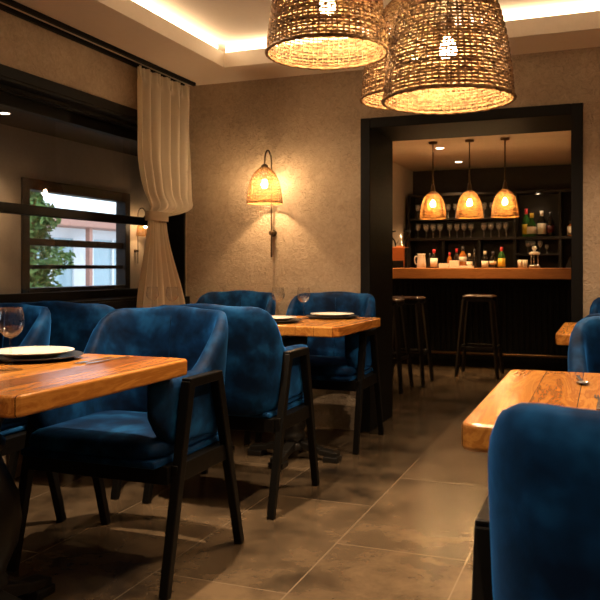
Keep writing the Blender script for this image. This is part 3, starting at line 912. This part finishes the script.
# ------------------------------------------------------------------ bar
t = thing('bar_counter', 'long bar counter with warm wooden top and black fluted front', 'bar counter', (-.6, 8.7, 0))
obj('worktop', boxbm(-1.9, 1.9, -.1, .6, .98, 1.1, .008), M['barwood'], t)
bm = bmesh.new()
box(bm, -1.9, 1.9, .05, .5, .0, .98)
for k in range(62):
    x = -1.88 + k * .061
    bar(bm, (x, .045, .09), (x, .045, .93), .034, .022, (0, 1, 0), bevel=.004)
obj('fluted_front', bm, M['blackmatt'], t)
obj('foot_rail', tube(bmesh.new(), [(-1.88, -.03, .16), (1.88, -.03, .16)], .016, 10), M['brass'], t, True)

# shelving
SY0, SY1 = 10.30, 10.62
t = thing('back_bar_shelving', 'tall dark shelving unit behind the bar holding glasses and bottles', 'shelving', (-.6, SY0, 0))
def sx(x): return x + .6
obj('back_panel', boxbm(sx(-2.47), sx(1.1), .30, .32, 0, 2.09), M['darkshelf'], t)
for z, x0, x1 in ((2.075, -2.47, 1.1), (1.485, -2.45, 1.08)):
    obj('shelf', boxbm(sx(x0), sx(x1), .0, .30, z - .02, z + .015, .002), M['darkshelf'], t)
obj('shelf', boxbm(sx(-2.45), sx(-1.09), .0, .30, 1.735, 1.765, .002), M['darkshelf'], t)
obj('shelf', boxbm(sx(-1.055), sx(-.54), .0, .30, 1.26, 1.285, .002), M['darkshelf'], t)
obj('shelf', boxbm(sx(-2.45), sx(1.08), .0, .30, .98, 1.01, .002), M['darkshelf'], t)
for x, z0, z1 in ((-2.46, 0, 2.056), (-1.996, 1.01, 1.465), (-1.527, 1.01, 1.465), (-1.073, 1.01, 2.056), (-.526, 1.01, 2.056), (.3, 1.01, 2.056), (1.09, 0, 2.056)):
    obj('divider', boxbm(sx(x) - .017, sx(x) + .017, .005, .298, z0, z1, .002), M['darkshelf'], t)
bm = boxbm(sx(-2.44), sx(1.07), .02, .298, .02, .978)
obj('base_cabinet', bm, M['darkshelf'], t)

# stemmed glasses on the shelves
_b, _s, _f = glass_parts(.036, .185)
gprof = [(0, 0), (.032, 0), (.012, .004), (.0042, .012), (.0038, .09), (.012, .097), (.028, .110), (.0375, .130), (.039, .150), (.033, .190), (.0318, .19), (.0372, .15), (.0355, .131), (.026, .1135), (.008, .102), (0, .101)]
gm = None
def bar_glass(x, y, z, label, group, s=1.0):
    global gm
    if gm is None:
        o = obj('stemmed_glass', lathe(bmesh.new(), gprof, 18), M['glassware'], None, True); gm = o
    else:
        o = gm.copy(); C.objects.link(o)
    o.location = (x, y, z + .001); o.scale = (s, s, s)
    return tag(o, label, 'glass', group)
lowx = [-2.359, -2.249, -2.154, -2.06, -1.932, -1.833, -1.741, -1.649, -1.48, -1.391, -1.288, -1.199]
ords = ['first', 'second', 'third', 'fourth', 'fifth', 'sixth', 'seventh', 'eighth', 'ninth', 'tenth', 'eleventh', 'twelfth']
for i, x in enumerate(lowx):
    bar_glass(x, 10.42, 1.50, 'stemmed glass on the lower glass shelf behind the bar, %s from the left' % ords[i], 'stemmed glasses on the lower shelf')
for i, x in enumerate((-2.36, -2.25, -1.95, -1.85, -1.75, -1.48, -1.38)):
    bar_glass(x, 10.42, 1.765, 'stemmed glass on the upper glass shelf behind the bar, %s from the left' % ords[i], 'stemmed glasses on the upper shelf')
for i, x in enumerate((-.923, -.861, -.775, -.69)):
    bar_glass(x, 10.40, 1.285, 'stemmed glass on the short shelf under the green bottle, %s from the left' % ords[i], 'glasses on the short shelf', .85 if i < 3 else .6)

# bottles
def bottle(x, y, z, h, r, gm_, cap, lab, label, group, labz=(.10, .45), shoulder=.58):
    t = thing('bottle', label, 'bottle', (x, y, z + .0005), 0, group)
    nk = r * .36
    prof = [(0, 0), (r * .92, 0), (r, .006), (r, h * shoulder), (r * .9, h * (shoulder + .05)), (nk * 1.2, h * (shoulder + .17)), (nk, h * (shoulder + .22)), (nk, h * .93), (0, h * .93)]
    obj('body', lathe(bmesh.new(), prof, 20), gm_, t, True)
    obj('cap', lathe(bmesh.new(), [(nk * 1.12, h * .80), (nk * 1.18, h * .81), (nk * 1.18, h), (0, h), ], 16), cap, t, True)
    if lab is not None:
        obj('paper_label', lathe(bmesh.new(), [(r * 1.012, h * labz[0]), (r * 1.03, h * labz[0]), (r * 1.03, h * labz[1]), (r * 1.012, h * labz[1])], 20, closed=True), lab, t, True)
    return t
CY, CZ = 8.95, 1.1
g1 = 'bottles on the bar counter'
bottle(-1.908, CY + .1, CZ, .17, .024, M['darkglass'], M['bluecap'], None, 'slim dark bottle right of the white jug on the bar', g1)
bottle(-1.839, CY, CZ, .215, .040, M['darkglass'], M['redcap'], M['paper'], 'red capped bottle with wide cream label right of the white jug', g1, (.05, .52), .5)
bottle(-1.677, CY + .1, CZ, .18, .028, M['amberglass'], M['redcap'], None, 'short amber bottle with red cap behind the left white box', g1)
bottle(-1.60, CY + .13, CZ, .225, .03, M['darkglass'], M['redcap'], None, 'dark bottle with red cap behind the right white box', g1)
bottle(-1.518, CY + .06, CZ, .245, .042, M['amberglass'], M['bluecap'], M['paper'], 'tall amber bottle with cream label, tallest at the middle of the bar', g1, (.30, .52))
bottle(-1.437, CY + .02, CZ, .165, .034, M['darkglass'], M['white'], M['paper'], 'short dark bottle with white cap and label at the middle of the bar', g1)
bottle(-1.385, CY + .05, CZ, .215, .027, M['darkglass'], M['bluecap'], None, 'plain dark slim bottle without label right of the amber bottle', g1)
bottle(-1.26, CY, CZ, .19, .037, M['darkglass'], M['white'], M['paper'], 'dark bottle with white neck and cream label standing between two gaps', g1, (.05, .42))
bottle(-1.172, CY, CZ, .185, .037, M['darkglass'], M['bluecap'], M['paper'], 'dark bottle with a narrow cream label left of the yellow label bottle', g1, (.22, .42))
bottle(-1.078, CY, CZ, .235, .040, M['greenglass'], M['redcap'], M['goldlabel'], 'bottle with bright yellow label and red cap on the bar', g1, (.06, .46))
g2 = 'bottles on the upper right shelf'
bottle(-.955, 10.51, 1.50, .37, .05, M['greenglass'], M['redcap'], M['goldlabel'], 'tall bottle with red neck and yellow label on the upper right shelf', g2)
bottle(-.872, 10.37, 1.50, .30, .058, M['greenglass'], M['goldlabel'], M['paper'], 'broad green bottle with pale label on the upper right shelf', g2, (.12, .42), .5)
bottle(-.755, 10.44, 1.50, .33, .053, M['darkglass'], M['white'], M['paper'], 'dark bottle with large white label and white neck on the upper right shelf', g2, (.10, .52))
bottle(-.648, 10.44, 1.50, .315, .046, M['darkglass'], M['bluecap'], M['dimred'], 'dark bottle with dim red label, rightmost of four on the upper right shelf', g2, (.15, .45))
bottle(-.405, 10.42, 1.50, .20, .04, M['amberglass'], M['bluecap'], M['paper'], 'small cream label bottle on the shelf at the right doorway edge', g2, (.10, .62))

# other things on the bar
t = thing('jug', 'white ceramic jug standing on the bar left of the red capped bottle', 'jug', (-1.985, CY, CZ + .0005))
obj('body', lathe(bmesh.new(), [(0, 0), (.05, 0), (.054, .01), (.048, .09), (.042, .145), (.048, .165), (.045, .166), (.039, .145), (.04, .02), (0, .015)], 24), M['white'], t, True)
obj('handle', tube(bmesh.new(), [(-.046, 0, .135), (-.075, 0, .13), (-.083, 0, .09), (-.072, 0, .05), (-.05, 0, .045)], .006, 8), M['white'], t, True)
t = thing('coffee_machine', 'copper fronted coffee machine with black bent arms at the left end of the bar', 'coffee machine', (-2.235, CY, CZ + .0005))
obj('body', boxbm(-.085, .07, -.09, .12, .012, .245, .01), M['copper'], t)
obj('drip_tray', boxbm(-.08, .062, -.118, -.088, .01, .085, .004), M['blackmatt'], t)
obj('side_panel', boxbm(.071, .10, -.085, .118, .012, .235, .006), M['blackmatt'], t)
obj('base', boxbm(-.09, .10, -.11, .12, 0, .012, .003), M['blackmatt'], t)
for s_ in (-1, 1):
    obj('lever', tube(bmesh.new(), [(.06 * s_, .02, .243), (.066 * s_, .0, .31), (.12 * s_, -.03, .40), (.13 * s_, -.03, .425), (.05 * s_, -.03, .43)], .009, 8), M['blackmatt'], t, True)
obj('funnel', lathe(bmesh.new(), [(0, .243), (.058, .243), (.062, .27), (.02, .34), (.013, .40), (0, .40)], 20, -.005, .03), M['steel'], t, True)
tag(obj('card_box', boxbm(-.055, .055, -.04, .04, 0, .052, .002), M['white'], None, False, (-1.715, CY - .03, CZ + .0005)), 'small white box on the bar, left of the two boxes', 'box')
tag(obj('card_box', boxbm(-.052, .052, -.04, .04, 0, .085, .002), M['white'], None, False, (-1.60, CY - .02, CZ + .0005)), 'larger white box on the bar in front of the red capped bottle', 'box')
tag(obj('serving_tray', boxbm(-.075, .075, -.05, .05, 0, .024, .004), M['white'], None, False, (-1.455, CY - .07, CZ + .0005)), 'low white tray in front of the amber bottle on the bar', 'tray')
for i, x in enumerate((-.875, -.825)):
    tag(obj('tumbler', lathe(bmesh.new(), [(0, 0), (.026, 0), (.03, .09), (.0285, .09), (.024, .01), (0, .008)], 20), M['white'], None, True, (x, CY, CZ + .0005)), ('white cup on the bar, left one of two beside the silver stand', 'white cup on the bar, directly left of the silver stand')[i], 'cup', 'white cups on the bar')
t = thing('bar_stand', 'small silver two tier stand with glass knob on the right of the bar', 'stand', (-.725, CY, CZ + .0005))
obj('base', lathe(bmesh.new(), [(0, 0), (.062, 0), (.062, .03), (.05, .036), (0, .036)], 24), M['steel'], t, True)
for k in range(3):
    a = 2 * PI * k / 3 + .5
    obj('post', tube(bmesh.new(), [(.042 * math.cos(a), .042 * math.sin(a), .03), (.042 * math.cos(a), .042 * math.sin(a), .15)], .005, 8), M['steel'], t, True)
obj('tray', lathe(bmesh.new(), [(0, .148), (.058, .148), (.06, .165), (.035, .18), (0, .18)], 24), M['porcelain'], t, True)
obj('knob', lathe(bmesh.new(), [(0, .179), (.012, .18), (.016, .2), (.03, .215), (.018, .24), (0, .243)], 16), M['porcelain'], t, True)
bm = bmesh.new()
v = [bm.verts.new(p) for p in ((-.04, -.03, 0), (.04, -.03, 0), (.04, .03, 0), (-.04, .03, 0), (.012, 0, .125), (.03, 0, .125))]
for q in ((0, 1, 5, 4), (1, 2, 5), (2, 3, 4, 5), (3, 0, 4), (0, 3, 2, 1)): bm.faces.new([v[i] for i in q])
tag(obj('menu_card', bm, M['slate'], None, False, (-.365, CY, CZ + .0005)), 'grey folded tent card at the right end of the visible bar', 'menu card')

# bar pendants
def bar_pendant(label, x, y, z):
    R, Hh = .142, .29
    t = thing('pendant_lamp', label, 'pendant lamp', (x, y, z), 0, 'golden pendant lamps over the bar')
    sh = obj('lamp_shade', weave_bm(R, Hh, 30, 26, .0070, .0025, .0022), M['mesh_gold'], t)
    obj('rim', rim_bm(R, .005, 48), M['mesh_gold'], sh, True)
    obj('bulb', bulb_bm(.028, .15), M['barbulb'], t, True)
    obj('stem', tube(bmesh.new(), [(0, 0, .194), (0, 0, BZ - z - .02)], [.012, .006], 10), M['brass'], t, True)
    obj('shade_cap', lathe(bmesh.new(), [(0.0, Hh - .004), (.03, Hh - .004), (.026, Hh + .012), (.014, Hh + .08), (0, Hh + .08)], 20), M['brass'], t, True)
    obj('canopy', lathe(bmesh.new(), [(0, BZ - z - .025), (.045, BZ - z - .025), (.05, BZ - z - .001), (0, BZ - z - .001)], 24), M['brass'], t, True)
    return t
bp0 = bar_pendant('golden bell pendant lamp over the bar, left of three', -1.741, 8.42, 1.638)
dup(bp0, (-1.348, 8.42, 1.638), 0, 'golden bell pendant lamp over the bar, middle of three')
dup(bp0, (-.979, 8.42, 1.638), 0, 'golden bell pendant lamp over the bar, right of three')

# stools
def make_stool(label, x, y, rz):
    t = thing('bar_stool', label, 'bar stool', (x, y, 0), rz, 'black metal bar stools')
    obj('seat', cushion_bm(-.158, .158, -.158, .158, .800, .825, .002), M['stoolseat'], t, True)
    obj('seat_rim', boxbm(-.15, .15, -.15, .15, .758, .801, .012), M['iron'], t)
    for sx_ in (-1, 1):
        for sy_ in (-1, 1):
            obj('leg', bar(bmesh.new(), (.205 * sx_, .205 * sy_, 0), (.135 * sx_, .135 * sy_, .775), .028, .028, (sx_, -sy_, 0), .04, .04, .004), M['iron'], t)
    bm = bmesh.new(); q = .178
    for a, b_ in (((-q, -q), (q, -q)), ((q, -q), (q, q)), ((q, q), (-q, q)), ((-q, q), (-q, -q))):
        bar(bm, (*a, .29), (*b_, .29), .016, .03, bevel=.003)
    obj('footrest', bm, M['iron'], t)
    return t
M['stoolseat'] = simple('dark_brown_stool_seat', (.06, .028, .014), .32)
st0 = make_stool('black metal bar stool standing alone before the middle of the bar', -1.198, 8.13, .0)
dup(st0, (-1.775, 7.36, 0), 0, 'black metal bar stool beside the doorway jamb, the fully visible one of two')
dup(st0, (-1.865, 6.88, 0), 0, 'black metal bar stool partly hidden by the left doorway jamb')

# ------------------------------------------------------------------ downlights (modelled fixtures with spots, some added only for brightness)
def downlight(label, x, y, z, power, size, blend, col, lens='lens', r=.045, group='ceiling downlights', tilt=(0, 0)):
    t = thing('ceiling_downlight', label, 'ceiling light', (x, y, z), 0, group)
    obj('bezel', lathe(bmesh.new(), [(r, -.001), (r + .014, -.001), (r + .012, -.006), (r, -.006)], 28, closed=True), M['white'], t, True)
    obj('lens', lathe(bmesh.new(), [(0, -.003), (r, -.003), (r, -.0015), (0, -.0015)], 28), M[lens], t)
    if power:
        l = bpy.data.lights.new('downlight_lamp', 'SPOT'); l.energy = power; l.color = col; l.spot_size = size; l.spot_blend = blend; l.shadow_soft_size = .018
        o = bpy.data.objects.new('downlight_lamp', l); link(o, t); o.location = (0, 0, -.012); o.rotation_euler = (tilt[0], tilt[1], 0)
    return t
DC = (1., .72, .45)
A75 = math.radians(78)
downlight('ceiling downlight in the tray above the near left armchair', -1.50, 2.70, ZC, 190, A75, .7, DC)
downlight('ceiling downlight in the tray above the back left table', -1.70, 4.02, ZC, 55, A75, .7, DC)
downlight('ceiling downlight in the tray above the near right table', .1, 2.05, ZC, 75, A75, .7, DC)
downlight('ceiling downlight in the tray above the right rear table', .1, 3.95, ZC, 90, math.radians(112), .7, DC)
downlight('ceiling downlight in the tray above the aisle', -.6, 1.1, ZC, 60, A75, .7, DC)
downlight('recessed bar ceiling light, left one of two', -1.755, 8.87, BZ, 60, math.radians(95), .6, (1., .62, .3), group='bar downlights')
downlight('recessed bar ceiling light, right one of two', -1.757, 10.10, BZ, 50, math.radians(95), .6, (1., .62, .3), group='bar downlights')
downlight('recessed ceiling light inside the room beyond the glass', -5.41, 5.99, 2.60, 16, math.radians(110), .6, (1., .7, .42), group='far room downlights')
downlight('added bar ceiling light out of view, brightening the right shelf bay', -.05, 9.7, BZ, 70, math.radians(95), .6, (1., .64, .33), group='bar downlights')  # added light kept out of view, brightens the shelves
downlight('added unseen spot in the tray, turned to brighten the curtain', -2.05, 3.05, ZC, 60, math.radians(62), .9, DC, tilt=(math.radians(46), math.radians(-14)))  # added out of view to lift the curtain brightness
downlight('added unseen bar ceiling spot brightening the coffee machine', -2.33, 8.62, BZ, 45, math.radians(80), .6, (1., .64, .33), group='bar downlights')  # added behind the jamb to brighten the copper and the left wall
downlight('added fill downlight behind the viewer at left, for the chair backs', -1.6, -.3, ZC, 28, math.radians(110), .7, DC)  # fill added behind the camera for the dark chair backs
downlight('added fill downlight behind the viewer at right, for the chair backs', .25, -.2, ZC, 70, math.radians(110), .7, DC)  # second added fill, lights the nearest chair back from the camera side
downlight('added unseen ceiling downlight before the stools in the bar room', -.9, 7.2, BZ, 20, math.radians(100), .7, (1., .66, .36), group='bar downlights')  # added above the lintel, unseen, to raise the bar room brightness
downlight('added small light under the shelf top, brightening the right shelf bay', -.80, 10.42, 2.054, 2.0, math.radians(120), .6, (1., .7, .4), r=.02, group='bar downlights')  # added light so the glasses and bottles show against the dark shelf

# ------------------------------------------------------------------ world, camera
w = bpy.data.worlds.new('sky'); S.world = w; w.use_nodes = True
nt = w.node_tree
bg = nt.nodes['Background']; bg.inputs['Color'].default_value = (.72, .86, 1., 1); bg.inputs['Strength'].default_value = 1.7

cam = bpy.data.cameras.new('camera'); co = bpy.data.objects.new('camera', cam); link(co)
th = math.atan2(305, 780)
co.location = (0, 0, 1.1); co.rotation_euler = (PI / 2, 0, th)
cam.sensor_width = 36; cam.lens = 780 / 600 * 36
cam.shift_y = -(32 / 600)
cam.clip_start = .05; cam.clip_end = 200
cam.dof.use_dof = True; cam.dof.focus_distance = 2.9; cam.dof.aperture_fstop = 11.
S.camera = co
S.view_settings.view_transform = 'Standard'; S.view_settings.look = 'None'
S.view_settings.gamma = 1; S.view_settings.use_curve_mapping = False
S.view_settings.exposure = 0.88
S.cycles.max_bounces = 8; S.cycles.diffuse_bounces = 4; S.cycles.glossy_bounces = 4; S.cycles.sample_clamp_indirect = 2.0; S.cycles.blur_glossy = 1.0
S.cycles.caustics_reflective = False; S.cycles.caustics_refractive = False; S.cycles.use_adaptive_sampling = False
S.cycles.denoising_input_passes = 'RGB_ALBEDO_NORMAL'; S.cycles.denoising_prefilter = 'ACCURATE'
S.cycles.transparent_max_bounces = 12
S.cycles.use_denoising = True
